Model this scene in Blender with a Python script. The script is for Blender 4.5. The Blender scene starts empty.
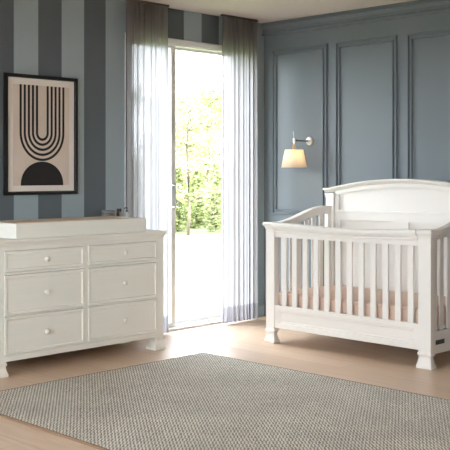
import bpy, bmesh, math, random
from mathutils import Vector, Matrix

scene = bpy.context.scene
COL = scene.collection
PI = math.pi
rnd = random.Random(7)

# ------------------------------------------------------------------ camera
CAM = (-6.354, -5.776, 1.30)
YAW = 44.63                                   # viewing direction, degrees from +X
cd = bpy.data.cameras.new('camera')
cd.sensor_width = 36.0
cd.lens = 947.0 / 450.0 * 36.0
cd.shift_y = -53.0 / 450.0
cd.clip_start = 0.05
cd.clip_end = 400
cam = bpy.data.objects.new('camera', cd)
COL.objects.link(cam)
cam.location = CAM
cam.rotation_euler = (PI / 2, 0, math.radians(YAW - 90))
scene.camera = cam

# ------------------------------------------------------------------ sky
SKY = 3.6
w = bpy.data.worlds.new('sky')
scene.world = w
w.use_nodes = True
wn, wl = w.node_tree.nodes, w.node_tree.links
wn.clear()
wo = wn.new('ShaderNodeOutputWorld')
wb = wn.new('ShaderNodeBackground')
wb.inputs['Color'].default_value = (0.92, 0.975, 1.05, 1)
wb.inputs['Strength'].default_value = SKY
wl.new(wb.outputs[0], wo.inputs[0])

# ------------------------------------------------------------------ sun (falls on the garden from behind the house)
sd = bpy.data.lights.new('sun', 'SUN')
sd.energy = 1.2
sd.angle = math.radians(2)
sd.color = (1.0, 0.97, 0.92)
sun = bpy.data.objects.new('sun', sd)
COL.objects.link(sun)
sun.rotation_euler = Vector((-0.22, 0.75, -0.62)).to_track_quat('-Z', 'Y').to_euler()

# sky portals in the garden door and the added fill window (they guide the sky's own light, they add none)
def portal(name, loc, direction, sx, sy):
    ld = bpy.data.lights.new(name, 'AREA')
    ld.shape = 'RECTANGLE'
    ld.size, ld.size_y = sx, sy
    ld.cycles.is_portal = True
    o = bpy.data.objects.new(name, ld)
    COL.objects.link(o)
    o.location = loc
    o.rotation_euler = Vector(direction).to_track_quat('-Z', 'Z').to_euler()
    return o
portal('sky_portal', (-0.865, 0.16, 1.16), (0, -1, 0), 1.38, 2.34)
portal('sky_portal', (-7.75, -3.50, 1.565), (1, 0, 0), 5.6, 1.66)

# ------------------------------------------------------------------ exposure
scene.view_settings.view_transform = 'Standard'
scene.view_settings.look = 'None'
scene.view_settings.exposure = 2.22
scene.view_settings.gamma = 1.0
scene.view_settings.use_curve_mapping = False
scene.cycles.use_denoising = True
scene.cycles.max_bounces = 10
scene.cycles.diffuse_bounces = 6
scene.cycles.transparent_max_bounces = 24
scene.cycles.sample_clamp_indirect = 6.0
scene.cycles.caustics_reflective = False
scene.cycles.caustics_refractive = False

# ------------------------------------------------------------------ materials
def lin(r, g, b):
    f = lambda c: (c / 255 / 12.92) if c / 255 <= 0.04045 else ((c / 255 + 0.055) / 1.055) ** 2.4
    return (f(r), f(g), f(b), 1)

def base_mat(name):
    m = bpy.data.materials.new(name)
    m.use_nodes = True
    n, l = m.node_tree.nodes, m.node_tree.links
    return m, n, l, n['Principled BSDF']

def coords(n, l, scale=(1, 1, 1), rot=(0, 0, 0)):
    tc = n.new('ShaderNodeTexCoord')
    mp = n.new('ShaderNodeMapping')
    mp.inputs['Scale'].default_value = scale
    mp.inputs['Rotation'].default_value = rot
    l.new(tc.outputs['Object'], mp.inputs['Vector'])
    return mp.outputs[0]

def noise(n, l, vec, scale, detail=3, rough=0.55):
    t = n.new('ShaderNodeTexNoise')
    t.inputs['Scale'].default_value = scale
    t.inputs['Detail'].default_value = detail
    t.inputs['Roughness'].default_value = rough
    l.new(vec, t.inputs['Vector'])
    return t.outputs['Fac']

def mixc(n, l, fac, a, b, mode='MIX'):
    t = n.new('ShaderNodeMix')
    t.data_type = 'RGBA'
    t.blend_type = mode
    for sock, v in ((t.inputs[0], fac), (t.inputs[6], a), (t.inputs[7], b)):
        if hasattr(v, 'is_linked'):
            l.new(v, sock)
        else:
            sock.default_value = v
    return t.outputs[2]

def mth(n, l, op, a, b=None, c=None):
    t = n.new('ShaderNodeMath')
    t.operation = op
    for i, v in enumerate((a, b, c)):
        if v is None:
            continue
        if hasattr(v, 'is_linked'):
            l.new(v, t.inputs[i])
        else:
            t.inputs[i].default_value = v
    return t.outputs[0]

def ramp(n, l, fac, stops):
    t = n.new('ShaderNodeValToRGB')
    e = t.color_ramp.elements
    while len(e) < len(stops):
        e.new(0.5)
    for i, (p, c) in enumerate(stops):
        e[i].position = p
        e[i].color = c
    l.new(fac, t.inputs[0])
    return t.outputs[0]

def bump(n, l, bsdf, height, strength=0.2, dist=0.01):
    t = n.new('ShaderNodeBump')
    t.inputs['Strength'].default_value = strength
    t.inputs['Distance'].default_value = dist
    l.new(height, t.inputs['Height'])
    l.new(t.outputs[0], bsdf.inputs['Normal'])

def paint(name, col, rough=0.5, var=0.03, scale=6, grain=None):
    m, n, l, b = base_mat(name)
    v = coords(n, l, grain or (1, 1, 1))
    f = noise(n, l, v, scale)
    d = tuple(c * (1 - var * 2) for c in col[:3]) + (1,)
    l.new(mixc(n, l, f, d, col), b.inputs['Base Color'])
    b.inputs['Roughness'].default_value = rough
    bump(n, l, b, noise(n, l, v, scale * 12, 2), 0.04, 0.002)
    return m

def metal(name, col, rough=0.3):
    m, n, l, b = base_mat(name)
    f = noise(n, l, coords(n, l), 40)
    l.new(mixc(n, l, f, tuple(c * 0.92 for c in col[:3]) + (1,), col), b.inputs['Base Color'])
    b.inputs['Metallic'].default_value = 1.0
    b.inputs['Roughness'].default_value = rough
    return m

M = {}
M['white'] = paint('warm white painted wood', lin(226, 223, 218), 0.42, 0.02, 3, (1, 1, 1))
M['dresser_white'] = paint('brushed warm white painted wood', lin(232, 231, 222), 0.45, 0.035, 9, (0.25, 1, 5))
M['trim_white'] = paint('white door frame paint', lin(235, 235, 233), 0.4, 0.01)
M['ceiling'] = paint('matt ceiling paint', lin(226, 216, 210), 0.9, 0.01)
M['panel_blue'] = paint('slate blue wall paint', lin(112, 121, 128), 0.5, 0.03, 2.0)
M['plain_wall'] = paint('pale wall paint', lin(222, 216, 208), 0.9, 0.01)
M['tray_tan'] = paint('tan quilted cover', lin(205, 188, 166), 0.85, 0.05, 30)
M['mattress'] = paint('blush mattress fabric', lin(218, 190, 172), 0.9, 0.05, 40)
M['black'] = paint('black painted frame', lin(22, 21, 21), 0.4, 0.02)
M['ink'] = paint('black print ink', lin(30, 28, 27), 0.7, 0.02)
M['mat_board'] = paint('off white mat board', lin(230, 223, 214), 0.9, 0.01)
M['chrome'] = metal('brushed chrome', lin(205, 203, 200), 0.28)
M['steel_dark'] = metal('grey brushed steel', lin(120, 116, 112), 0.35)
M['grey_jar'] = paint('smoky grey ceramic', lin(112, 105, 99), 0.3, 0.05)
M['jar_lid'] = paint('blue grey lid', lin(112, 114, 116), 0.35, 0.03)
M['dark_bottle'] = paint('dark brown bottle', lin(52, 46, 42), 0.3, 0.03)
M['cork'] = paint('tan wood stopper', lin(170, 148, 120), 0.7, 0.06, 40)
M['pump_body'] = paint('pale grey bottle', lin(190, 190, 188), 0.3, 0.03)
M['plate_grey'] = paint('dark grey maker plate', lin(66, 64, 62), 0.4, 0.03)
M['hole'] = paint('bolt brown', lin(110, 84, 60), 0.5, 0.03)
M['bark'] = paint('grey brown bark', lin(112, 100, 86), 0.9, 0.15, 14)
M['lawn'] = paint('sunlit lawn', lin(106, 113, 72), 0.95, 0.25, 1.5)
M['paving'] = paint('grey terrace paving', lin(128, 124, 118), 0.9, 0.04, 2)

# striped wallpaper
m, n, l, b = base_mat('striped wallpaper')
tc = n.new('ShaderNodeTexCoord')
sx = n.new('ShaderNodeSeparateXYZ')
l.new(tc.outputs['Object'], sx.inputs[0])
t = mth(n, l, 'FRACT', mth(n, l, 'MULTIPLY_ADD', sx.outputs[0], 1 / 0.4105, 2.632 / 0.4105 + 20))
s = mth(n, l, 'LESS_THAN', t, 0.5)
f = noise(n, l, tc.outputs['Object'], 60, 2)
colr = mixc(n, l, s, lin(94, 102, 107), lin(160, 174, 179))
l.new(mixc(n, l, mth(n, l, 'MULTIPLY', f, 0.12), colr, lin(70, 78, 80)), b.inputs['Base Color'])
b.inputs['Roughness'].default_value = 0.75
M['stripes'] = m

# oak plank floor
m, n, l, b = base_mat('light oak planks')
tc = n.new('ShaderNodeTexCoord')
mp = n.new('ShaderNodeMapping')
mp.inputs['Rotation'].default_value = (0, 0, PI / 2)
l.new(tc.outputs['Object'], mp.inputs['Vector'])
br = n.new('ShaderNodeTexBrick')
br.inputs['Scale'].default_value = 1.0
br.inputs['Brick Width'].default_value = 1.9
br.inputs['Row Height'].default_value = 0.19
br.inputs['Mortar Size'].default_value = 0.0012
br.inputs['Mortar Smooth'].default_value = 0.3
br.inputs['Color1'].default_value = lin(216, 190, 165)
br.inputs['Color2'].default_value = lin(207, 179, 153)
br.inputs['Mortar'].default_value = lin(160, 128, 100)
br.offset = 0.37
l.new(mp.outputs[0], br.inputs['Vector'])
mp2 = n.new('ShaderNodeMapping')
mp2.inputs['Scale'].default_value = (14, 0.9, 1)
l.new(tc.outputs['Object'], mp2.inputs['Vector'])
g = noise(n, l, mp2.outputs[0], 3.0, 5, 0.6)
gr = ramp(n, l, g, [(0.3, (0.86, 0.84, 0.82, 1)), (0.7, (1, 1, 1, 1))])
l.new(mixc(n, l, 1.0, br.outputs['Color'], gr, 'MULTIPLY'), b.inputs['Base Color'])
b.inputs['Roughness'].default_value = 0.38
bump(n, l, b, g, 0.05, 0.002)
M['oak'] = m

# woven rug
m, n, l, b = base_mat('woven grey beige rug')
tc = n.new('ShaderNodeTexCoord')
mp = n.new('ShaderNodeMapping')
mp.inputs['Rotation'].default_value = (0, 0, math.radians(45))
l.new(tc.outputs['Object'], mp.inputs['Vector'])
sx = n.new('ShaderNodeSeparateXYZ')
l.new(mp.outputs[0], sx.inputs[0])
row = mth(n, l, 'FLOOR', mth(n, l, 'MULTIPLY', sx.outputs[1], 1 / 0.050))
wob = noise(n, l, tc.outputs['Object'], 70, 2)
ph = mth(n, l, 'MULTIPLY_ADD', row, 0.42, mth(n, l, 'MULTIPLY_ADD', sx.outputs[0], 1 / 0.017, mth(n, l, 'MULTIPLY', wob, 1.1)))
wv = mth(n, l, 'MULTIPLY_ADD', mth(n, l, 'SINE', mth(n, l, 'MULTIPLY', ph, 2 * PI)), 0.5, 0.5)
big = noise(n, l, tc.outputs['Object'], 2.2, 4, 0.6)
cl = mixc(n, l, wv, lin(130, 125, 114), lin(236, 230, 217))
bg = ramp(n, l, big, [(0.32, (0.80, 0.80, 0.80, 1)), (0.66, (1, 1, 1, 1))])
l.new(mixc(n, l, 1.0, cl, bg, 'MULTIPLY'), b.inputs['Base Color'])
b.inputs['Roughness'].default_value = 0.95
bump(n, l, b, wv, 0.6, 0.004)
M['rug'] = m
M['rug_edge'] = paint('brown rug binding', lin(134, 108, 84), 0.9, 0.05, 40)

# print paper: warm tan with soft tonal wash printed into it
m, n, l, b = base_mat('tan print paper')
v = coords(n, l)
f = noise(n, l, v, 5, 3)
l.new(mixc(n, l, f, lin(206, 190, 176), lin(220, 206, 192)), b.inputs['Base Color'])
b.inputs['Roughness'].default_value = 0.6
M['paper'] = m

# sheer curtain voile
def voile(name, open_, col, front):
    m, n, l, b = base_mat(name)
    out = n['Material Output']
    n.remove(b)
    tr = n.new('ShaderNodeBsdfTransparent')
    df = n.new('ShaderNodeBsdfDiffuse')
    tl = n.new('ShaderNodeBsdfTranslucent')
    v = coords(n, l, (1, 1, 0.15))
    f = noise(n, l, v, 40, 2)
    cc = mixc(n, l, f, tuple(c * 0.96 for c in col[:3]) + (1,), col)
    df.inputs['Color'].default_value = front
    l.new(cc, tl.inputs['Color'])
    m1 = n.new('ShaderNodeMixShader')
    m1.inputs[0].default_value = 0.5
    l.new(df.outputs[0], m1.inputs[1])
    l.new(tl.outputs[0], m1.inputs[2])
    m2 = n.new('ShaderNodeMixShader')
    m2.inputs[0].default_value = 1 - open_
    l.new(tr.outputs[0], m2.inputs[1])
    l.new(m1.outputs[0], m2.inputs[2])
    l.new(m2.outputs[0], out.inputs['Surface'])
    return m
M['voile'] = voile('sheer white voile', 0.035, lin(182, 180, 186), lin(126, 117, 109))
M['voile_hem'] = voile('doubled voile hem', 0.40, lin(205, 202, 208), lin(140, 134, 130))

def glass(name, tint, gloss):
    m, n, l, b = base_mat(name)
    out = n['Material Output']
    n.remove(b)
    tr = n.new('ShaderNodeBsdfTransparent')
    tr.inputs['Color'].default_value = tint
    gl = n.new('ShaderNodeBsdfGlossy')
    gl.inputs['Roughness'].default_value = 0.02
    fr = n.new('ShaderNodeFresnel')
    fr.inputs['IOR'].default_value = 1.2
    mx = n.new('ShaderNodeMixShader')
    l.new(mth(n, l, 'MULTIPLY', fr.outputs[0], gloss), mx.inputs[0])
    l.new(tr.outputs[0], mx.inputs[1])
    l.new(gl.outputs[0], mx.inputs[2])
    l.new(mx.outputs[0], out.inputs['Surface'])
    return m
M['glass'] = glass('clear window glass', (0.97, 0.98, 0.975, 1), 0.6)

# lamp shade fabric and bulb
m, n, l, b = base_mat('cream linen lamp shade')
out = n['Material Output']
n.remove(b)
df = n.new('ShaderNodeBsdfDiffuse')
tl = n.new('ShaderNodeBsdfTranslucent')
f = noise(n, l, coords(n, l, (1, 1, 8)), 60, 2)
cc = mixc(n, l, f, lin(240, 230, 214), lin(246, 237, 222))
l.new(cc, df.inputs['Color'])
l.new(cc, tl.inputs['Color'])
mx = n.new('ShaderNodeMixShader')
mx.inputs[0].default_value = 0.45
l.new(df.outputs[0], mx.inputs[1])
l.new(tl.outputs[0], mx.inputs[2])
l.new(mx.outputs[0], out.inputs['Surface'])
M['shade'] = m
m, n, l, b = base_mat('glowing bulb')
b.inputs['Emission Color'].default_value = (1.0, 0.74, 0.43, 1)
b.inputs['Emission Strength'].default_value = 8.5
M['bulb'] = m

# leaves
def leafmat(name, c1, c2):
    m, n, l, b = base_mat(name)
    out = n['Material Output']
    n.remove(b)
    df = n.new('ShaderNodeBsdfDiffuse')
    tl = n.new('ShaderNodeBsdfTranslucent')
    f = noise(n, l, coords(n, l), 3, 3)
    cc = mixc(n, l, f, c1, c2)
    l.new(cc, df.inputs['Color'])
    l.new(cc, tl.inputs['Color'])
    mx = n.new('ShaderNodeMixShader')
    mx.inputs[0].default_value = 0.5
    l.new(df.outputs[0], mx.inputs[1])
    l.new(tl.outputs[0], mx.inputs[2])
    l.new(mx.outputs[0], out.inputs['Surface'])
    return m
M['leaf'] = leafmat('fresh yellow green leaves', lin(108, 118, 72), lin(160, 167, 118))
M['leaf2'] = leafmat('pale spring leaves', lin(126, 134, 90), lin(180, 185, 142))

# ------------------------------------------------------------------ mesh helpers
ORIGIN = {}

def obj(name, bm, mat, parent=None, loc=None, bevel=0.0, smooth=False, seg=2):
    """one mesh object; vertices of bm are in world space and are moved into the object's own space"""
    o0 = Vector(loc) if loc is not None else (ORIGIN[parent.name] if parent else Vector((0, 0, 0)))
    bmesh.ops.translate(bm, verts=bm.verts, vec=-o0)
    bmesh.ops.recalc_face_normals(bm, faces=bm.faces)
    me = bpy.data.meshes.new(name)
    bm.to_mesh(me)
    bm.free()
    me.materials.append(mat)
    if smooth:
        for p in me.polygons:
            p.use_smooth = True
    o = bpy.data.objects.new(name, me)
    COL.objects.link(o)
    if parent:
        o.parent = parent
        o.location = o0 - ORIGIN[parent.name]
    else:
        o.location = o0
    ORIGIN[o.name] = o0
    if bevel:
        md = o.modifiers.new('edge', 'BEVEL')
        md.width = bevel
        md.segments = seg
        md.limit_method = 'ANGLE'
        md.angle_limit = math.radians(40)
    return o

def tag(o, label, cat, group=None, kind=None):
    o['label'] = label
    o['category'] = cat
    if group:
        o['group'] = group
    if kind:
        o['kind'] = kind
    return o

def thing(name, loc, label=None, cat=None, group=None, kind=None):
    o = bpy.data.objects.new(name, None)
    o.empty_display_size = 0.1
    COL.objects.link(o)
    o.location = loc
    ORIGIN[o.name] = Vector(loc)
    if label:
        tag(o, label, cat, group, kind)
    elif kind:
        o['kind'] = kind
    return o

def struct(o):
    o['kind'] = 'structure'
    return o

def box(bm, x0, x1, y0, y1, z0, z1):
    v = [bm.verts.new((x, y, z)) for z in (z0, z1) for y in (y0, y1) for x in (x0, x1)]
    for f in ((0, 1, 3, 2), (4, 6, 7, 5), (0, 4, 5, 1), (2, 3, 7, 6), (0, 2, 6, 4), (1, 5, 7, 3)):
        bm.faces.new([v[i] for i in f])
    return bm

def B(*a):
    return box(bmesh.new(), *a)

def loft(bm, rings):
    """rings: (x0,x1,y0,y1,z) rectangles stacked along z"""
    prev = None
    for i, (x0, x1, y0, y1, z) in enumerate(rings):
        r = [bm.verts.new(p) for p in ((x0, y0, z), (x1, y0, z), (x1, y1, z), (x0, y1, z))]
        if prev:
            for k in range(4):
                bm.faces.new((prev[k], prev[(k + 1) % 4], r[(k + 1) % 4], r[k]))
        else:
            bm.faces.new(r[::-1])
        prev = r
    bm.faces.new(prev)
    return bm

def lathe(bm, prof, center, seg=24, axis='Z', cap=True):
    """prof: (radius, height) pairs; axis: direction of height"""
    c = Vector(center)
    rot = {'Z': Matrix.Identity(3), 'X': Matrix.Rotation(PI / 2, 3, 'Y'), '-X': Matrix.Rotation(-PI / 2, 3, 'Y'),
           'Y': Matrix.Rotation(-PI / 2, 3, 'X'), '-Y': Matrix.Rotation(PI / 2, 3, 'X')}[axis]
    rings = []
    for r, h in prof:
        rings.append([bm.verts.new(c + rot @ Vector((r * math.cos(2 * PI * k / seg), r * math.sin(2 * PI * k / seg), h))) for k in range(seg)])
    for a, b_ in zip(rings, rings[1:]):
        for k in range(seg):
            bm.faces.new((a[k], a[(k + 1) % seg], b_[(k + 1) % seg], b_[k]))
    if cap:
        bm.faces.new(rings[0][::-1])
        bm.faces.new(rings[-1])
    return bm

def tube(bm, pts, r, seg=10):
    pts = [Vector(p) for p in pts]
    rings = []
    for i, p in enumerate(pts):
        t = (pts[min(i + 1, len(pts) - 1)] - pts[max(i - 1, 0)]).normalized()
        a = t.cross(Vector((0, 0, 1)))
        if a.length < 1e-3:
            a = t.cross(Vector((1, 0, 0)))
        a.normalize()
        c = t.cross(a)
        rr = r[i] if isinstance(r, (list, tuple)) else r
        rings.append([bm.verts.new(p + (a * math.cos(2 * PI * k / seg) + c * math.sin(2 * PI * k / seg)) * rr) for k in range(seg)])
    for a, b_ in zip(rings, rings[1:]):
        for k in range(seg):
            bm.faces.new((a[k], a[(k + 1) % seg], b_[(k + 1) % seg], b_[k]))
    bm.faces.new(rings[0][::-1])
    bm.faces.new(rings[-1])
    return bm

def sweep(bm, pts, prof, nrm, closed=False):
    """mitred moulding: prof is a closed loop of (u, v); u = sideways in the plane of the path, v = along nrm"""
    pts = [Vector(p) for p in pts]
    nrm = Vector(nrm).normalized()
    N = len(pts)
    rings = []
    for i, p in enumerate(pts):
        tin = (p - pts[i - 1]).normalized() if (i > 0 or closed) else None
        tout = (pts[(i + 1) % N] - p).normalized() if (i < N - 1 or closed) else None
        tin = tin or tout
        tout = tout or tin
        s1, s2 = nrm.cross(tin), nrm.cross(tout)
        mvec = (s1 + s2)
        mvec = mvec / max(1e-6, mvec.dot(s1))
        rings.append([bm.verts.new(p + mvec * u + nrm * v) for u, v in prof])
    K = len(prof)
    rng = range(N) if closed else range(N - 1)
    for i in rng:
        a, b_ = rings[i], rings[(i + 1) % N]
        for k in range(K):
            bm.faces.new((a[k], a[(k + 1) % K], b_[(k + 1) % K], b_[k]))
    if not closed:
        bm.faces.new(rings[0][::-1])
        bm.faces.new(rings[-1])
    return bm

def strip(bm, pts, half, y0, y1):
    """vertical band following (x, z) points: pts = list of (x, ztop, zbottom), extruded from y0 to y1"""
    rings = []
    for x, zt, zb in pts:
        rings.append([bm.verts.new(q) for q in ((x, y0, zb), (x, y0, zt), (x, y1, zt), (x, y1, zb))])
    for a, b_ in zip(rings, rings[1:]):
        for k in range(4):
            bm.faces.new((a[k], a[(k + 1) % 4], b_[(k + 1) % 4], b_[k]))
    bm.faces.new(rings[0][::-1])
    bm.faces.new(rings[-1])
    return bm

# ------------------------------------------------------------------ room shell
H = 2.643
DX0, DX1, DZ = -1.578, -0.160, 2.350          # garden door opening
XL, YF = -7.7, -7.3                          # far sides of the room, behind the camera
bm = bmesh.new()
box(bm, XL - 0.2, 0.2, YF - 0.2, 0.2, -0.2, 0)
struct(obj('floor', bm, M['oak']))
struct(obj('ceiling', B(XL - 0.2, 0.2, YF - 0.2, 0.2, H, H + 0.2), M['ceiling']))
bm = bmesh.new()
box(bm, XL, DX0, 0, 0.2, 0, H)
box(bm, DX1, 0, 0, 0.2, 0, H)
box(bm, DX0, DX1, 0, 0.2, DZ, H)
struct(obj('wall_back', bm, M['stripes']))
struct(obj('wall_right', B(0, 0.2, YF, 0.2, 0, H), M['panel_blue']))
WY0, WY1, WZ0, WZ1 = -6.3, -0.7, 0.75, 2.38   # unseen window added on the camera's left to give fill daylight
bm = B(XL, 0, YF - 0.2, YF, 0, H)
struct(obj('wall_front', bm, M['plain_wall']))
bm = bmesh.new()
box(bm, XL - 0.2, XL, YF, WY0, 0, H)
box(bm, XL - 0.2, XL, WY1, 0, 0, H)
box(bm, XL - 0.2, XL, WY0, WY1, 0, WZ0)
box(bm, XL - 0.2, XL, WY0, WY1, WZ1, H)
struct(obj('wall_left', bm, M['plain_wall']))
win = thing('fill_window_1', (XL, (WY0 + WY1) / 2, WZ0), kind='structure')
bm = bmesh.new()
for y in (WY0, (WY0 * 2 + WY1) / 3, (WY0 + WY1 * 2) / 3, WY1):
    box(bm, XL - 0.12, XL - 0.06, y - 0.03, y + 0.03, WZ0, WZ1)
box(bm, XL - 0.12, XL - 0.06, WY0, WY1, WZ0, WZ0 + 0.06)
box(bm, XL - 0.12, XL - 0.06, WY0, WY1, WZ1 - 0.06, WZ1)
obj('fill_window_frame', bm, M['trim_white'], win)
obj('pane', B(XL - 0.093, XL - 0.087, WY0, WY1, WZ0, WZ1), M['glass'], win)

# panelled wall: crown, picture-frame mouldings, baseboards
prof_crown = [(0, 0), (0, 0.022), (0.004, 0.027), (0.018, 0.027), (0.023, 0.018), (0.028, 0.010), (0.052, 0.013), (0.070, 0.026), (0.080, 0.044), (0.086, 0.044), (0.089, 0.034), (0.113, 0.034), (0.113, 0)]
bm = bmesh.new()
pr = [(-v, -0.0 + u) for u, v in prof_crown]
ring = []
for y in (0.0, YF):
    ring.append([bm.verts.new((-v, y, H - 0.113 + u)) for u, v in prof_crown])
K = len(prof_crown)
for k in range(K):
    bm.faces.new((ring[0][k], ring[0][(k + 1) % K], ring[1][(k + 1) % K], ring[1][k]))
bm.faces.new(ring[0]); bm.faces.new(ring[1][::-1])
struct(obj('trim_1', bm, M['panel_blue']))

prof_base = [(0, 0), (0.016, 0), (0.016, 0.095), (0.010, 0.105), (0.008, 0.118), (0.003, 0.125), (0, 0.125)]
def baseboard(name, p0, p1, inward, mat):
    bm = bmesh.new()
    p0, p1, inw = Vector(p0), Vector(p1), Vector(inward)
    rr = [[bm.verts.new(p + inw * u + Vector((0, 0, v))) for u, v in prof_base] for p in (p0, p1)]
    K = len(prof_base)
    for k in range(K):
        bm.faces.new((rr[0][k], rr[0][(k + 1) % K], rr[1][(k + 1) % K], rr[1][k]))
    bm.faces.new(rr[0]); bm.faces.new(rr[1][::-1])
    return struct(obj(name, bm, mat))
baseboard('baseboard_right', (0, 0, 0), (0, YF, 0), (-1, 0, 0), M['panel_blue'])
baseboard('baseboard_back', (XL, 0, 0), (-1.63, 0, 0), (0, -1, 0), M['stripes'])
baseboard('baseboard_corner', (-0.10, 0, 0), (-0.016, 0, 0), (0, -1, 0), M['stripes'])

# two beads with a flat between them, as on the photograph's double lines
prof_frame = [(0, 0), (0.0, 0.013), (0.003, 0.020), (0.010, 0.020), (0.013, 0.003), (0.032, 0.003), (0.035, 0.020), (0.042, 0.020), (0.046, 0)]
k = 2
for (ya, yb) in ((-0.113, -0.730), (-0.827, -1.441), (-1.541, -2.155), (-2.255, -2.869), (-2.969, -3.583), (-3.683, -4.297)):
    for (za, zb) in ((0.925, 2.392), (0.215, 0.83)):
        bm = bmesh.new()
        pts = [(0, ya, zb), (0, ya, za), (0, yb, za), (0, yb, zb)]
        sweep(bm, pts, prof_frame, (-1, 0, 0), True)
        # make sure the moulding grows towards the inside of the panel
        ymax = max(v.co.y for v in bm.verts)
        if ymax > ya + 1e-4:
            bm.free()
            bm = bmesh.new()
            sweep(bm, pts[::-1], prof_frame, (-1, 0, 0), True)
        struct(obj('trim_%d' % k, bm, M['panel_blue']))
        k += 1

# ------------------------------------------------------------------ garden door
door = thing('door_1', (-0.845, 0.0, 0), kind='structure')
bm = bmesh.new()
cas = [(0, 0), (0.0, 0.014), (0.005, 0.016), (0.026, 0.022), (0.040, 0.024), (0.044, 0.020), (0.044, 0)]
pts = [(DX0, 0, 0.0), (DX0, 0, DZ), (DX1, 0, DZ), (DX1, 0, 0.0)]
sweep(bm, pts, cas, (0, -1, 0))
if min(v.co.x for v in bm.verts) > DX0 - 0.01:
    bm.free(); bm = bmesh.new()
    sweep(bm, pts[::-1], cas, (0, -1, 0))
obj('casing', bm, M['trim_white'], door, bevel=0.002)
bm = bmesh.new()
box(bm, DX0, DX0 + 0.03, 0.0, 0.2, 0, DZ)
box(bm, DX1 - 0.03, DX1, 0.0, 0.2, 0, DZ)
box(bm, DX0 + 0.03, DX1 - 0.03, 0.0, 0.2, DZ - 0.008, DZ)
obj('jamb', bm, M['trim_white'], door)
bm = bmesh.new()
box(bm, DX0, DX1, -0.03, 0.2, 0.0, 0.018)
box(bm, DX0, DX1, 0.04, 0.06, 0.018, 0.03)
box(bm, DX0, DX1, 0.10, 0.12, 0.018, 0.03)
obj('threshold', bm, M['trim_white'], door, bevel=0.002)
def sash(name, x0, x1, y, lw, rw):
    s = thing(name, ((x0 + x1) / 2, y, 0.03))
    s.parent = door
    s.location = ORIGIN[s.name] - ORIGIN[door.name]
    bm = bmesh.new()
    box(bm, x0, x0 + lw, y - 0.018, y + 0.018, 0.03, DZ - 0.008)
    box(bm, x1 - rw, x1, y - 0.018, y + 0.018, 0.03, DZ - 0.008)
    box(bm, x0 + lw, x1 - rw, y - 0.018, y + 0.018, 0.03, 0.055)
    box(bm, x0 + lw, x1 - rw, y - 0.018, y + 0.018, DZ - 0.024, DZ - 0.008)
    obj('sash_frame', bm, M['trim_white'], s, bevel=0.002)
    obj('pane', B(x0 + lw, x1 - rw, y - 0.003, y + 0.003, 0.055, DZ - 0.024), M['glass'], s)
    return s
s1 = sash('sliding_sash', DX0 + 0.03, -1.053, 0.05, 0.03, 0.048)
sash('fixed_sash', -1.088, DX1 - 0.03, 0.11, 0.03, 0.04)
bm = bmesh.new()
for xx in (-1.094, -1.060):
    tube(bm, [(xx, 0.034, 1.19), (xx, -0.014, 1.19), (xx, -0.014, 1.01), (xx, 0.034, 1.01)], 0.005, 8)
box(bm, -1.098, -1.056, 0.028, 0.0325, 0.99, 1.21)
dh = obj('door_handle', bm, M['chrome'], s1)
dh['label'] = 'brushed metal pull handle'

# ------------------------------------------------------------------ garden
struct(obj('lawn', B(-60, 90, 0.2, 110, -0.4, -0.14), M['lawn']))
struct(obj('terrace', B(-60, XL - 0.2, -60, 0.2, -0.4, -0.14), M['paving']))

def tree(x, y, h, spread, nleaf, leafsize, mat, label, seed, first=0.3):
    r = random.Random(seed)
    root = thing('garden_tree', (x, y, -0.14), label, 'tree', 'trees beyond the lawn')
    bm = bmesh.new()
    z0 = -0.14
    trunk = [(x + r.uniform(-.05, .05) * i, y + r.uniform(-.05, .05) * i, z0 + h * 0.95 * i / 6) for i in range(7)]
    tube(bm, trunk, [0.05 * h / 5 * (1 - 0.13 * i) for i in range(7)], 8)
    tips = []
    for i in range(22):
        a = r.uniform(0, 2 * PI)
        t = r.uniform(first, 0.92)
        bz = z0 + h * t
        k_ = min(5, int(t / 0.95 * 6))
        bx_, by_, _ = trunk[k_]
        L = spread * r.uniform(0.5, 1.0) * (1.25 - t * 0.6)
        up = r.uniform(0.15, 0.7) * L
        e = (bx_ + math.cos(a) * L, by_ + math.sin(a) * L, bz + up)
        mid = (bx_ + math.cos(a) * L * 0.5, by_ + math.sin(a) * L * 0.5, bz + up * 0.35)
        tube(bm, [(bx_, by_, bz), mid, e], [0.022 * h / 5, 0.014 * h / 5, 0.006], 6)
        tips.append((mid, e))
    obj('trunk', bm, M['bark'], root, smooth=True)
    bm = bmesh.new()
    per = nleaf // len(tips)
    for mid, e in tips:
        for j in range(per):
            t = r.random()
            c = Vector(mid).lerp(Vector(e), t * 1.15) + Vector((r.gauss(0, 1), r.gauss(0, 1), r.gauss(0, .8))) * spread * 0.2
            c.z = max(c.z, 0.05)
            q = Matrix.Rotation(r.uniform(0, 2 * PI), 3, 'Z') @ Matrix.Rotation(r.uniform(0, PI), 3, 'X')
            s = leafsize * r.uniform(0.6, 1.3)
            vs = [bm.verts.new(c + q @ Vector(p) * s) for p in ((-1, 0, 0), (0, -.5, .12), (1, 0, 0), (0, .5, .12))]
            bm.faces.new(vs)
    obj('foliage', bm, mat, root)
    return root

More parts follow.
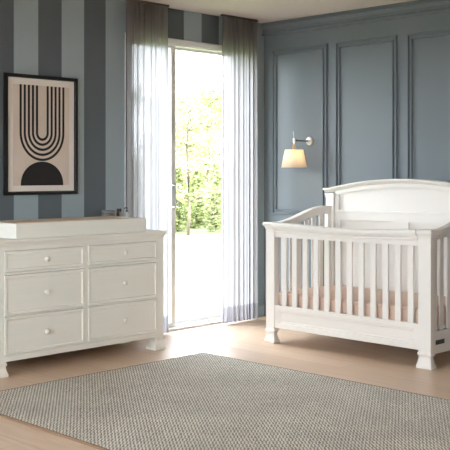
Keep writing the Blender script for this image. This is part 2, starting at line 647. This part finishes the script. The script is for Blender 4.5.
def along(px, d):
    """a garden point d metres from the photograph's viewpoint, seen at column px"""
    a = math.radians(YAW)
    u = (px - 225) / 947.0
    return (CAM[0] + d * (math.cos(a) + u * math.sin(a)), CAM[1] + d * (math.sin(a) - u * math.cos(a)))
TREES = [
    (188, 21.5, 4.1, 0.55, 1200, 0.050, 'leaf2', 'slim young tree on the lawn seen just right of the door stile', 1, 0.18),
    (207, 27.5, 4.1, 0.95, 2600, 0.060, 'leaf2', 'loose pale tree in the middle of the open glass', 2, 0.06),
    (228, 31.5, 3.9, 1.0, 2400, 0.065, 'leaf', 'tree partly behind the right sheer curtain', 3, 0.06),
    (168, 31.0, 4.3, 1.0, 2400, 0.065, 'leaf2', 'pale tree partly behind the left sheer curtain', 4, 0.06),
    (268, 36.0, 4.2, 1.0, 1600, 0.065, 'leaf2', 'tree wholly veiled by the right sheer curtain', 5, 0.1),
    (136, 28.0, 4.0, 1.0, 1600, 0.065, 'leaf', 'tree wholly veiled by the left sheer curtain', 6, 0.1),
    (192, 36.0, 4.6, 1.3, 4200, 0.080, 'leaf', 'broad green tree behind the pale tree and slim tree', 7, 0.03),
    (217, 41.0, 4.8, 1.4, 4200, 0.090, 'leaf', 'broad far tree showing at the right curtain edge', 8, 0.03),
    (177, 46.0, 5.0, 1.6, 4200, 0.100, 'leaf', 'broad farthest tree showing behind the door stile', 9, 0.03),
]
for (px, d, h, sp, nl, ls, mt, lab, sd_, fs) in TREES:
    x, y = along(px, d)
    tree(x, y, h, sp, nl, ls, M[mt], lab, sd_, fs)

def shrub(x, y, h, wd, label, seed, mat):
    r = random.Random(seed)
    root = thing('garden_shrub', (x, y, -0.14), label, 'shrub', 'low shrubs at the far edge of the lawn')
    bm = bmesh.new()
    ends = []
    for i in range(9):
        a = r.uniform(0, 2 * PI)
        L = wd * r.uniform(0.2, 0.8)
        e_ = (x + math.cos(a) * L, y + math.sin(a) * L, -0.14 + h * r.uniform(0.6, 0.95))
        tube(bm, [(x, y, -0.16), (x + math.cos(a) * L * .4, y + math.sin(a) * L * .4, h * 0.35), e_], [0.018, 0.012, 0.005], 6)
        ends.append(e_)
    obj('stem', bm, M['bark'], root, smooth=True)
    bm = bmesh.new()
    for i in range(1900):
        a, q_ = r.uniform(0, 2 * PI), r.random() ** 0.5
        zz = r.random()
        rad = wd * q_ * math.sin(PI * min(1, 0.22 + zz * 0.75)) * (0.85 + 0.25 * math.sin(3 * a + seed))
        c = Vector((x + math.cos(a) * rad, y + math.sin(a) * rad, -0.10 + h * zz + r.gauss(0, .05)))
        q = Matrix.Rotation(r.uniform(0, 2 * PI), 3, 'Z') @ Matrix.Rotation(r.uniform(0, PI), 3, 'X')
        s_ = 0.055 * r.uniform(0.6, 1.3)
        bm.faces.new([bm.verts.new(c + q @ Vector(p) * s_) for p in ((-1, 0, 0), (0, -.5, .12), (1, 0, 0), (0, .5, .12))])
    obj('foliage', bm, M[mat], root)
SHRUBS = [
    (136, 22.8, 1.5, 0.42, 'low shrub at the lawn edge behind the left curtain', 31, 'leaf'),
    (158, 24.3, 1.4, 0.42, 'low shrub seen through the right side of the left curtain', 32, 'leaf2'),
    (178, 22.8, 1.5, 0.42, 'low shrub at the lawn edge behind the door stile', 33, 'leaf'),
    (197, 24.3, 1.4, 0.42, 'low shrub at the lawn edge in the middle of the open glass', 34, 'leaf'),
    (216, 22.8, 1.6, 0.42, 'low shrub at the lawn edge beside the right curtain', 35, 'leaf2'),
    (240, 24.3, 1.5, 0.42, 'low shrub veiled by the right sheer curtain', 36, 'leaf'),
]
for (px, d, h, wd, lab, sd_, mt) in SHRUBS:
    x, y = along(px, d)
    shrub(x, y, h, wd, lab, sd_, mt)

# ------------------------------------------------------------------ rug
rug = thing('area_rug', (-2.635, -2.38, 0), 'grey beige woven area rug lying on the oak floor', 'rug')
obj('rug_pile', B(-3.606, -1.660, -3.85, -0.925, 0.001, 0.012), M['rug'], rug, bevel=0.003)
bm = bmesh.new()
bx0, bx1, by0, by1 = -3.612, -1.654, -3.856, -0.919
box(bm, bx0, bx0 + 0.010, by0, by1, 0.0008, 0.0125)
box(bm, bx1 - 0.010, bx1, by0, by1, 0.0008, 0.0125)
box(bm, bx0 + 0.010, bx1 - 0.010, by0, by0 + 0.010, 0.0008, 0.0125)
box(bm, bx0 + 0.010, bx1 - 0.010, by1 - 0.010, by1, 0.0008, 0.0125)
obj('edge_binding', bm, M['rug_edge'], rug)

# ------------------------------------------------------------------ furniture feet
def foot(bm, x0, x1, y0, y1, top=0.112, fl=0.012):
    k_ = top / 0.112
    e = lambda g, z: (x0 - g, x1 + g, y0 - g, y1 + g, z * k_)
    loft(bm, [e(fl, 0), e(fl, 0.020), e(fl * 0.8, 0.024), e(fl * 0.3, 0.040), e(-fl * 0.2, 0.062), e(-fl * 0.3, 0.076), e(0, 0.082),
              e(fl * 0.55, 0.086), e(fl * 0.55, 0.098), e(0, 0.102), e(0, 0.112)])

# ------------------------------------------------------------------ dresser
DF = -0.570
dx0, dx1, dyb = -3.131, -1.723, -0.09
dr = thing('dresser', (-2.427, -0.33, 0), 'white six drawer dresser with round knobs standing under the framed print', 'dresser')
WD = M['dresser_white']
bm = bmesh.new()
zb, zt = 0.095, 0.826
rows = [(0.663, 0.795), (0.390, 0.642), (0.137, 0.376)]
cols = [(-3.068, -2.444), (-2.411, -1.786)]
box(bm, dx0, cols[0][0] - 0.002, DF, dyb, zb, zt)                      # left side
box(bm, cols[1][1] + 0.002, dx1, DF, dyb, zb, zt)                      # right side
box(bm, cols[0][1] + 0.002, cols[1][0] - 0.002, DF, dyb, zb, zt)       # middle upright
for (c0, c1) in cols:
    for (z0, z1) in ((zb, rows[2][0] - 0.003), (rows[2][1] + 0.003, rows[1][0] - 0.003), (rows[1][1] + 0.003, rows[0][0] - 0.003), (rows[0][1] + 0.003, zt)):
        box(bm, c0 - 0.002, c1 + 0.002, DF, dyb, z0, z1)
    box(bm, c0 - 0.002, c1 + 0.002, dyb - 0.012, dyb, zb, zt)
obj('case', bm, WD, dr)
bm = bmesh.new()
e = lambda g, z: (dx0 - g, dx1 + g, DF - g, dyb + min(g, 0.004), z)
loft(bm, [e(0.0, 0.826), e(0.004, 0.828), e(0.006, 0.834), e(0.009, 0.840), e(0.014, 0.848), e(0.016, 0.850), e(0.018, 0.853), e(0.018, 0.866), e(0.015, 0.870)])
obj('top', bm, WD, dr, bevel=0.0015)
for fx0, fx1 in ((dx0, dx0 + 0.078), (dx1 - 0.078, dx1)):
    for fy0, fy1 in ((DF, DF + 0.085), (dyb - 0.085, dyb)):
        bm = bmesh.new()
        foot(bm, fx0, fx1, fy0, fy1, 0.0955, 0.009)
        obj('foot', bm, WD, dr, bevel=0.002)
fprof = [(0, 0), (0, 0.004), (0.002, 0.005), (0.015, 0.005), (0.018, 0.004), (0.022, 0.0)]
kprof = [(0.0085, 0), (0.0075, 0.004), (0.0065, 0.010), (0.010, 0.014), (0.0165, 0.017), (0.0185, 0.021), (0.0175, 0.026), (0.012, 0.030), (0.004, 0.0315)]
for (z0, z1) in rows:
    for (c0, c1) in cols:
        bm = bmesh.new()
        box(bm, c0, c1, DF - 0.001, DF + 0.40, z0, z1)
        pts = [(c0, DF - 0.001, z0), (c0, DF - 0.001, z1), (c1, DF - 0.001, z1), (c1, DF - 0.001, z0)]
        t2 = bmesh.new()
        sweep(t2, pts, fprof, (0, -1, 0), True)
        if min(v.co.x for v in t2.verts) < c0 - 1e-4:
            pts = pts[::-1]
        t2.free()
        sweep(bm, pts, fprof, (0, -1, 0), True)
        d = obj('drawer', bm, WD, dr, loc=((c0 + c1) / 2, DF, (z0 + z1) / 2))
        kb = bmesh.new()
        lathe(kb, kprof, ((c0 + c1) / 2, DF - 0.001, (z0 + z1) / 2), 20, '-Y')
        obj('knob', kb, WD, d, smooth=True)

# changing tray on the dresser top
tx0, tx1, ty0, ty1, tz0, tz1 = -2.970, -1.874, -0.552, -0.236, 0.8701, 0.968
bm = bmesh.new()
th = 0.018
box(bm, tx0, tx1, ty0, ty0 + th, tz0, tz1)
box(bm, tx0, tx1, ty1 - th, ty1, tz0, tz1)
box(bm, tx0, tx0 + th, ty0 + th, ty1 - th, tz0, tz1)
box(bm, tx1 - th, tx1, ty0 + th, ty1 - th, tz0, tz1)
box(bm, tx0 + th, tx1 - th, ty0 + th, ty1 - th, tz0, tz0 + 0.012)
tr = obj('changing_tray', bm, M['dresser_white'], loc=((tx0 + tx1) / 2, (ty0 + ty1) / 2, tz0), bevel=0.002)
tag(tr, 'white open changing tray sitting on the dresser top', 'tray')
bm = bmesh.new()
px0, px1, py0, py1 = tx0 + th + 0.004, -1.935, ty0 + th + 0.004, ty1 - th - 0.004
prof = []
for i in range(13):
    t = i / 12
    yy = py0 + (py1 - py0) * t
    zz = 0.958 + 0.018 * abs(2 * t - 1) ** 2
    prof.append((yy, zz))
rings = []
for x in (px0, px1):
    rings.append([bm.verts.new((x, y_, z_)) for y_, z_ in prof] + [bm.verts.new((x, py1, tz0 + 0.013)), bm.verts.new((x, py0, tz0 + 0.013))])
K = len(rings[0])
for k in range(K):
    bm.faces.new((rings[0][k], rings[0][(k + 1) % K], rings[1][(k + 1) % K], rings[1][k]))
bm.faces.new(rings[0][::-1]); bm.faces.new(rings[1])
pad = obj('changing_pad', bm, M['tray_tan'], loc=((px0 + px1) / 2, (py0 + py1) / 2, tz0 + 0.013), bevel=0.006)
tag(pad, 'tan changing pad lying inside the white tray', 'changing pad')

# toiletries on the dresser top behind the tray
TZ, TY = 0.8702, -0.172
GRP = 'toiletries behind the changing tray'
jar = thing('jar', (-1.922, TY, TZ), 'wide smoky grey lidded jar behind the changing tray', 'jar', GRP)
bm = bmesh.new()
lathe(bm, [(0.044, 0), (0.050, 0.006), (0.050, 0.118), (0.047, 0.124)], (-1.922, TY, TZ), 28)
obj('body', bm, M['grey_jar'], jar, smooth=True, bevel=0.002)
bm = bmesh.new()
lathe(bm, [(0.051, 0.1245), (0.051, 0.140), (0.048, 0.144)], (-1.922, TY, TZ), 28)
obj('lid', bm, M['jar_lid'], jar, smooth=True, bevel=0.002)
def slim(x, mat, capmat, label):
    bt = thing('slim_bottle', (x, TY, TZ), label, 'bottle', GRP)
    bm = bmesh.new()
    lathe(bm, [(0.008, 0), (0.0098, 0.004), (0.0098, 0.118), (0.007, 0.124), (0.007, 0.128)], (x, TY, TZ), 20)
    obj('body', bm, M[mat], bt, smooth=True)
    bm = bmesh.new()
    lathe(bm, [(0.0088, 0.1285), (0.0088, 0.150), (0.007, 0.153)], (x, TY, TZ), 20)
    obj('cap', bm, M[capmat], bt, smooth=True)
slim(-1.830, 'dark_bottle', 'dark_bottle', 'slim dark bottle standing next to the grey jar')
slim(-1.806, 'cork', 'dark_bottle', 'slim tan bottle with dark cap between dark bottle and pump bottle')
PX = -1.742
pb = thing('pump_bottle', (PX, TY, TZ), 'pale grey pump bottle with dark spout at the dresser corner', 'bottle', GRP)
bm = bmesh.new()
lathe(bm, [(0.017, 0), (0.019, 0.004), (0.019, 0.100), (0.016, 0.112), (0.009, 0.118), (0.009, 0.126)], (PX, TY, TZ), 20)
obj('body', bm, M['pump_body'], pb, smooth=True)
bm = bmesh.new()
lathe(bm, [(0.011, 0.1265), (0.011, 0.138), (0.004, 0.139), (0.004, 0.152), (0.010, 0.153), (0.010, 0.160)], (PX, TY, TZ), 16)
tube(bm, [(PX, TY, TZ + 0.157), (PX - 0.026, TY - 0.008, TZ + 0.157), (PX - 0.034, TY - 0.011, TZ + 0.150)], 0.004, 8)
obj('pump', bm, M['dark_bottle'], pb)

# ------------------------------------------------------------------ framed print
fx0, fx1, fz0, fz1 = -2.719, -2.095, 1.136, 1.997
pic = thing('framed_print', ((fx0 + fx1) / 2, -0.002, fz0), 'black framed abstract print of nested U lines above the dresser', 'picture')
bm = bmesh.new()
pts = [(fx0, -0.002, fz0), (fx0, -0.002, fz1), (fx1, -0.002, fz1), (fx1, -0.002, fz0)]
pf = [(0, 0), (0, 0.028), (0.022, 0.028), (0.026, 0.016), (0.026, 0)]
sweep(bm, pts, pf, (0, -1, 0), True)
if min(v.co.x for v in bm.verts) < fx0 - 1e-4:
    bm.free(); bm = bmesh.new()
    sweep(bm, pts[::-1], pf, (0, -1, 0), True)
obj('frame', bm, M['black'], pic, bevel=0.0015)
obj('mat_board', B(fx0 + 0.024, fx1 - 0.024, -0.014, -0.004, fz0 + 0.024, fz1 - 0.024), M['mat_board'], pic)
ax0, ax1, az0, az1 = -2.648, -2.166, 1.203, 1.924
paper = obj('print', B(ax0, ax1, -0.0155, -0.0142, az0, az1), M['paper'], pic)
bm = bmesh.new()
cx_, zc, yf, yb_ = -2.402, 1.583, -0.0168, -0.0156
for i in range(5):
    R_ = 0.046 + 0.0345 * i
    hw = 0.0088
    path = [(cx_ - R_, az1)]
    for j in range(33):
        a = PI + PI * j / 32
        path.append((cx_ + R_ * math.cos(a), zc + R_ * 1.06 * math.sin(a)))
    path.append((cx_ + R_, az1))
    rr = []
    for j, (px_, pz_) in enumerate(path):
        q0, q1 = Vector(path[max(j - 1, 0)]), Vector(path[min(j + 1, len(path) - 1)])
        t = (q1 - q0).normalized()
        nn = Vector((-t.y, t.x)) * hw
        rr.append([bm.verts.new((px_ + s * nn.x, yy, pz_ + s * nn.y)) for s, yy in ((-1, yb_), (-1, yf), (1, yf), (1, yb_))])
    for a_, b_ in zip(rr, rr[1:]):
        for k in range(4):
            bm.faces.new((a_[k], a_[(k + 1) % 4], b_[(k + 1) % 4], b_[k]))
    bm.faces.new(rr[0][::-1]); bm.faces.new(rr[-1])
dome = [(cx_ + 0.183 * math.cos(PI * j / 32), az0 + 0.172 * math.sin(PI * j / 32) ** 0.92) for j in range(33)]
f0 = [bm.verts.new((x_, yf, z_)) for x_, z_ in dome]
f1 = [bm.verts.new((x_, yb_, z_)) for x_, z_ in dome]
bm.faces.new(f0); bm.faces.new(f1[::-1])
for j in range(33):
    k = (j + 1) % 33
    bm.faces.new((f0[j], f1[j], f1[k], f0[k]))
obj('printed_lines', bm, M['ink'], paper)

# ------------------------------------------------------------------ curtains
def curtain(x0, x1, yc, label, seed):
    r = random.Random(seed)
    root = thing('sheer_curtain', ((x0 + x1) / 2, yc, 0.0), label, 'curtain')
    NX, NZ = 220, 26
    zt_, zb_ = H - 0.018, 0.008
    folds = (x1 - x0) / 0.062
    p1, p2, p3 = r.uniform(0, 6), r.uniform(0, 6), r.uniform(0, 6)
    def yfun(u, t, off=0.0):
        # u 0..1 across, t 0 top..1 bottom
        amp = 0.011 + 0.001 * t + 0.003 * math.sin(9 * u + p2)
        ph = 2 * PI * folds * u + 0.9 * math.sin(2 * PI * u * 2.3 + p1) + 0.5 * t * math.sin(2 * PI * u * 3.1 + p3)
        return yc + amp * math.sin(ph) + 0.004 * math.sin(2.3 * ph + p2) - off
    def sheet(za, zb2, off, nz):
        bm = bmesh.new()
        g = []
        for j in range(nz + 1):
            z = za + (zb2 - za) * j / nz
            t = (zt_ - z) / (zt_ - zb_)
            row_ = []
            for i in range(NX + 1):
                u = i / NX
                x = x0 + (x1 - x0) * u + 0.006 * math.sin(2 * PI * folds * u * 2 + p3) + 0.010 * t * (u - 0.5)
                row_.append(bm.verts.new((x, yfun(u, t, off), z)))
            g.append(row_)
        for j in range(nz):
            for i in range(NX):
                bm.faces.new((g[j][i], g[j][i + 1], g[j + 1][i + 1], g[j + 1][i]))
        return bm
    cl = obj('voile', sheet(zt_, zb_, 0, NZ), M['voile'], root, smooth=True)
    obj('hem', sheet(0.145, zb_ + 0.001, 0.003, 4), M['voile_hem'], cl, smooth=True)
    obj('track', B(x0 - 0.005, x1 + 0.005, yc - 0.012, yc + 0.012, H - 0.018, H - 0.001), M['steel_dark'], root)
    return root
curtain(-1.690, -1.258, -0.10, 'sheer white floor length curtain on the left of the glass door beside the dresser', 11)
curtain(-0.640, -0.205, -0.10, 'sheer white floor length curtain on the right of the glass door by the corner', 12)

# ------------------------------------------------------------------ wall lamp
lamp = thing('wall_lamp', (0, -0.538, 1.568), 'swing arm wall lamp with cream tapered shade on the blue panelling', 'lamp')
bm = bmesh.new()
lathe(bm, [(0.038, 0), (0.038, 0.008), (0.034, 0.013), (0.014, 0.016), (0.012, 0.024)], (-0.0005, -0.538, 1.568), 28, '-X')
obj('wall_plate', bm, M['chrome'], lamp, smooth=True, bevel=0.001)
bm = bmesh.new()
tube(bm, [(-0.022, -0.538, 1.568), (-0.205, -0.538, 1.568)], 0.0065, 12)
obj('arm', bm, M['steel_dark'], lamp, smooth=True)
bm = bmesh.new()
lathe(bm, [(0.010, -0.020), (0.013, -0.016), (0.013, 0.016), (0.010, 0.020)], (-0.212, -0.538, 1.568), 16)
tube(bm, [(-0.212, -0.538, 1.585), (-0.219, -0.538, 1.615), (-0.222, -0.538, 1.645)], 0.003, 8)
tube(bm, [(-0.212, -0.538, 1.55), (-0.212, -0.538, 1.50)], 0.005, 10)
obj('joint', bm, M['chrome'], lamp)
bm = bmesh.new()
lathe(bm, [(0.012, 1.535 - 1.49), (0.016, 1.525 - 1.49), (0.018, 1.495 - 1.49), (0.018, -0.03)], (-0.212, -0.538, 1.49), 18)
sk = obj('socket', bm, M['cork'], lamp, smooth=True)
bm = bmesh.new()
pr_ = [(0.078, 1.490), (0.110, 1.338)]
lathe(bm, [(pr_[0][0], pr_[0][1]), (pr_[1][0], pr_[1][1]), (pr_[1][0] - 0.002, pr_[1][1]), (pr_[0][0] - 0.002, pr_[0][1])], (-0.212, -0.538, 0), 48, 'Z', False)
for f_ in list(bm.faces):
    f_.smooth = True
obj('lamp_shade', bm, M['shade'], lamp)
bm = bmesh.new()
for k in range(3):
    a = 2 * PI * k / 3 + 0.4
    tube(bm, [(-0.212 + 0.016 * math.cos(a), -0.538 + 0.016 * math.sin(a), 1.483), (-0.212 + 0.0765 * math.cos(a), -0.538 + 0.0765 * math.sin(a), 1.485)], 0.0015, 6)
obj('shade_ring', bm, M['steel_dark'], lamp)
bm = bmesh.new()
lathe(bm, [(0.010, 1.462), (0.014, 1.455), (0.026, 1.430), (0.028, 1.415), (0.022, 1.398), (0.008, 1.388)], (-0.212, -0.538, 0), 18)
obj('bulb', bm, M['bulb'], lamp, smooth=True)

# ------------------------------------------------------------------ crib
WC = M['white']
XF = -0.975
YL, YR = -0.906, -2.365                # outer sides of the crib
yc = (YL + YR) / 2
crib = thing('baby_crib', (-0.56, yc, 0), 'white slatted baby crib with arched headboard against the panelled wall', 'crib')

# posts with feet
def front_post(y0, y1):
    bm = bmesh.new()
    foot(bm, XF, -0.932, y0, y1, 0.115, 0.010)
    box(bm, XF, -0.932, y0, y1, 0.1149, 0.862)
    obj('post', bm, WC, crib, bevel=0.003)
front_post(-0.990, YL)
front_post(YR, -2.268)
def back_post(y0, y1, bolts):
    bm = bmesh.new()
    foot(bm, -0.225, -0.150, y0, y1, 0.115, 0.010)
    box(bm, -0.225, -0.150, y0, y1, 0.1149, 1.085)
    e = lambda g, z: (-0.225 - g, -0.150 + g, y0 - g, y1 + g, z)
    loft(bm, [e(0, 1.0849), e(0.003, 1.095), e(0.006, 1.11), e(0.010, 1.128)])
    p = obj('post', bm, WC, crib, bevel=0.003)
    if bolts:
        for z in (0.40, 0.52, 0.64):
            b2 = bmesh.new()
            lathe(b2, [(0.006, 0), (0.006, 0.002), (0.004, 0.003)], (-0.187, y0, z), 12, '-Y')
            obj('bolt', b2, M['hole'], p)
    return p
back_post(-0.968, -0.892, True)
back_post(-2.372, -2.292, False)

# front rail
def capz(y):
    t = (y - YL) / (YR - YL)
    return -0.020 * math.sin(PI * min(1, max(0, t))) ** 1.3
bm = bmesh.new()
NS = 24
prof = [(-0.962, 0.805), (-0.962, 0.843), (-0.969, 0.846), (-0.971, 0.853), (-0.969, 0.860), (-0.966, 0.862), (-0.968, 0.868), (-0.974, 0.874), (-0.985, 0.878), (-0.993, 0.890), (-0.996, 0.894), (-0.996, 0.908), (-0.991, 0.916),
        (-0.888, 0.916), (-0.882, 0.908), (-0.882, 0.894), (-0.893, 0.885), (-0.905, 0.872), (-0.928, 0.862), (-0.928, 0.805)]
rings = []
for i in range(NS + 1):
    y = -0.990 + (-2.268 + 0.998) * i / NS
    rings.append([bm.verts.new((x, y, z + (capz(y) if z > 0.86 else (capz(y) * 0.5 if z > 0.84 else 0)))) for x, z in prof])
K = len(prof)
for a_, b_ in zip(rings, rings[1:]):
    for k in range(K):
        bm.faces.new((a_[k], a_[(k + 1) % K], b_[(k + 1) % K], b_[k]))
bm.faces.new(rings[0][::-1]); bm.faces.new(rings[-1])
# square moulded caps over the two front posts
for y0, y1 in ((-0.990, YL), (YR, -2.268)):
    a0 = 0.028 if y1 == YL else 0.0
    a1 = 0.028 if y0 == YR else 0.0
    def e(g, z):
        return (XF - g * 0.72, -0.900 + min(g, 0.018), y0 - (g * 0.6 if y0 == YR else 0), y1 + (g * 0.6 if y1 == YL else 0), z)
    zz = capz(y0 if y1 == YL else y1)
    loft(bm, [e(0.0, 0.8622), e(0.005, 0.866), e(0.006, 0.872), e(0.014, 0.882), e(0.025, 0.891), e(0.029, 0.895), e(0.029, 0.909), e(0.023, 0.917)])
# lower panel with a raised frame
box(bm, -0.958, -0.932, -2.268, -0.990, 0.117, 0.290)
pts = [(-0.958, -0.990, 0.290), (-0.958, -0.990, 0.117), (-0.958, -2.268, 0.117), (-0.958, -2.268, 0.290)]
pf = [(0, 0), (0, 0.010), (0.036, 0.010), (0.040, 0.005), (0.048, 0.006), (0.056, 0.0)]
t2 = bmesh.new()
sweep(t2, pts, pf, (-1, 0, 0), True)
if max(v.co.y for v in t2.verts) > -0.990 + 1e-4:
    pts = pts[::-1]
t2.free()
sweep(bm, pts, pf, (-1, 0, 0), True)
fr = obj('front_rail', bm, WC, crib, bevel=0.0015)
for i in range(12):
    y = -1.072 - i * 0.1022
    obj('slat', B(-0.957, -0.941, y - 0.0228, y + 0.0228, 0.2895, 0.8055), WC, fr, bevel=0.003)

# sides: rail sweeping up towards the headboard
def zsw(x):
    t = min(1, max(0, (x + 0.90) / 0.60))
    return 0.912 + 0.112 * t * t * (3 - 2 * t)
def side(yo, yi, outer):
    y0, y1 = min(yo, yi), max(yo, yi)
    bm = bmesh.new()
    N = 28
    xs = [-0.931 + (0.706) * i / N for i in range(N + 1)]
    strip(bm, [(x, zsw(x) - 0.016, zsw(x) - 0.066) for x in xs], 0, y0, y1)
    strip(bm, [(x, zsw(x), zsw(x) - 0.016) for x in xs], 0, y0 - 0.010, y1 + 0.010)
    box(bm, -0.931, -0.225, y0, y1, 0.09, 0.24)
    box(bm, -0.931, -0.868, y0, y1, 0.24, 0.852)
    box(bm, -0.265, -0.225, y0, y1, 0.24, 0.962)
    s = obj('side_panel', bm, WC, crib, bevel=0.0015)
    ym = (y0 + y1) / 2
    for i in range(6):
        x = -0.794 + 0.092 * i
        obj('slat', B(x - 0.0245, x + 0.0245, ym - 0.006, ym + 0.006, 0.2395, min(zsw(x - 0.0245), zsw(x + 0.0245)) - 0.064), WC, s, bevel=0.003)
    return s
side(-0.910, -0.945, 1)
sp = side(-2.350, -2.315, -1)
pl = obj('maker_plate', B(-0.890, -0.785, -2.353, -2.3495, 0.150, 0.180), M['plate_grey'], sp, bevel=0.001)
pl['label'] = 'small dark grey plate on the side rail'

# headboard
def arch(y):
    d = abs(y - yc)
    return 1.247 - 0.156 * min(d, 0.70) ** 2 - max(0, d - 0.70) * 0.06
bm = bmesh.new()
N = 48
ya, yb2 = -0.968, -2.292
ys = [ya + (yb2 - ya) * i / N for i in range(N + 1)]
def band(ys_, ztop, zbot, x0, x1):
    rr = []
    for y in ys_:
        rr.append([bm.verts.new(q) for q in ((x0, y, zbot(y)), (x0, y, ztop(y)), (x1, y, ztop(y)), (x1, y, zbot(y)))])
    for a_, b_ in zip(rr, rr[1:]):
        for k in range(4):
            bm.faces.new((a_[k], a_[(k + 1) % 4], b_[(k + 1) % 4], b_[k]))
    bm.faces.new(rr[0][::-1]); bm.faces.new(rr[-1])
band(ys, lambda y: arch(y) - 0.035, lambda y: 0.20, -0.178, -0.156)            # field
band(ys, lambda y: arch(y) - 0.034, lambda y: arch(y) - 0.066, -0.203, -0.150)  # arched top rail
band(ys, lambda y: 0.987, lambda y: 0.912, -0.200, -0.155)                      # middle rail
band(ys, lambda y: 0.992, lambda y: 0.975, -0.206, -0.155)
band(ys, lambda y: 0.34, lambda y: 0.19, -0.200, -0.155)                        # bottom rail
for y0, y1 in ((-1.02, ya), (yb2, -2.24), (-1.676, -1.538)):
    box(bm, -0.200, -0.155, y0, y1, 0.34, 0.915)
for y0, y1 in ((-1.005, ya), (yb2, -2.255)):
    box(bm, -0.200, -0.155, y0, y1, 0.985, 1.11)
# crown moulding along the arch
ys2 = [-0.868 + (-2.392 + 0.868) * i / 60 for i in range(61)]
cp = [(-0.203, -0.036), (-0.206, -0.032), (-0.213, -0.028), (-0.222, -0.018), (-0.238, -0.014), (-0.240, -0.003), (-0.236, 0.0), (-0.135, 0.0), (-0.131, -0.003), (-0.133, -0.014), (-0.143, -0.020), (-0.150, -0.036)]
rr = []
for y in ys2:
    rr.append([bm.verts.new((x, y, arch(y) + z)) for x, z in cp])
K = len(cp)
for a_, b_ in zip(rr, rr[1:]):
    for k in range(K):
        bm.faces.new((a_[k], a_[(k + 1) % K], b_[(k + 1) % K], b_[k]))
bm.faces.new(rr[0][::-1]); bm.faces.new(rr[-1])
obj('headboard', bm, WC, crib, bevel=0.0015)
obj('mattress_support', B(-0.925, -0.207, -2.31, -0.95, 0.235, 0.255), WC, crib)

# mattress
mt = thing('crib_mattress', (-0.565, yc, 0.2555), 'blush beige mattress lying inside the white crib', 'mattress')
obj('mattress_body', B(-0.915, -0.232, -2.286, -0.972, 0.2555, 0.385), M['mattress'], mt, bevel=0.022, seg=4)
bm = bmesh.new()
for z in (0.275, 0.365):
    pts = [(-0.917, -2.27, z), (-0.917, -0.99, z)]
    tube(bm, pts, 0.003, 6)
obj('piping', bm, M['mattress'], mt)
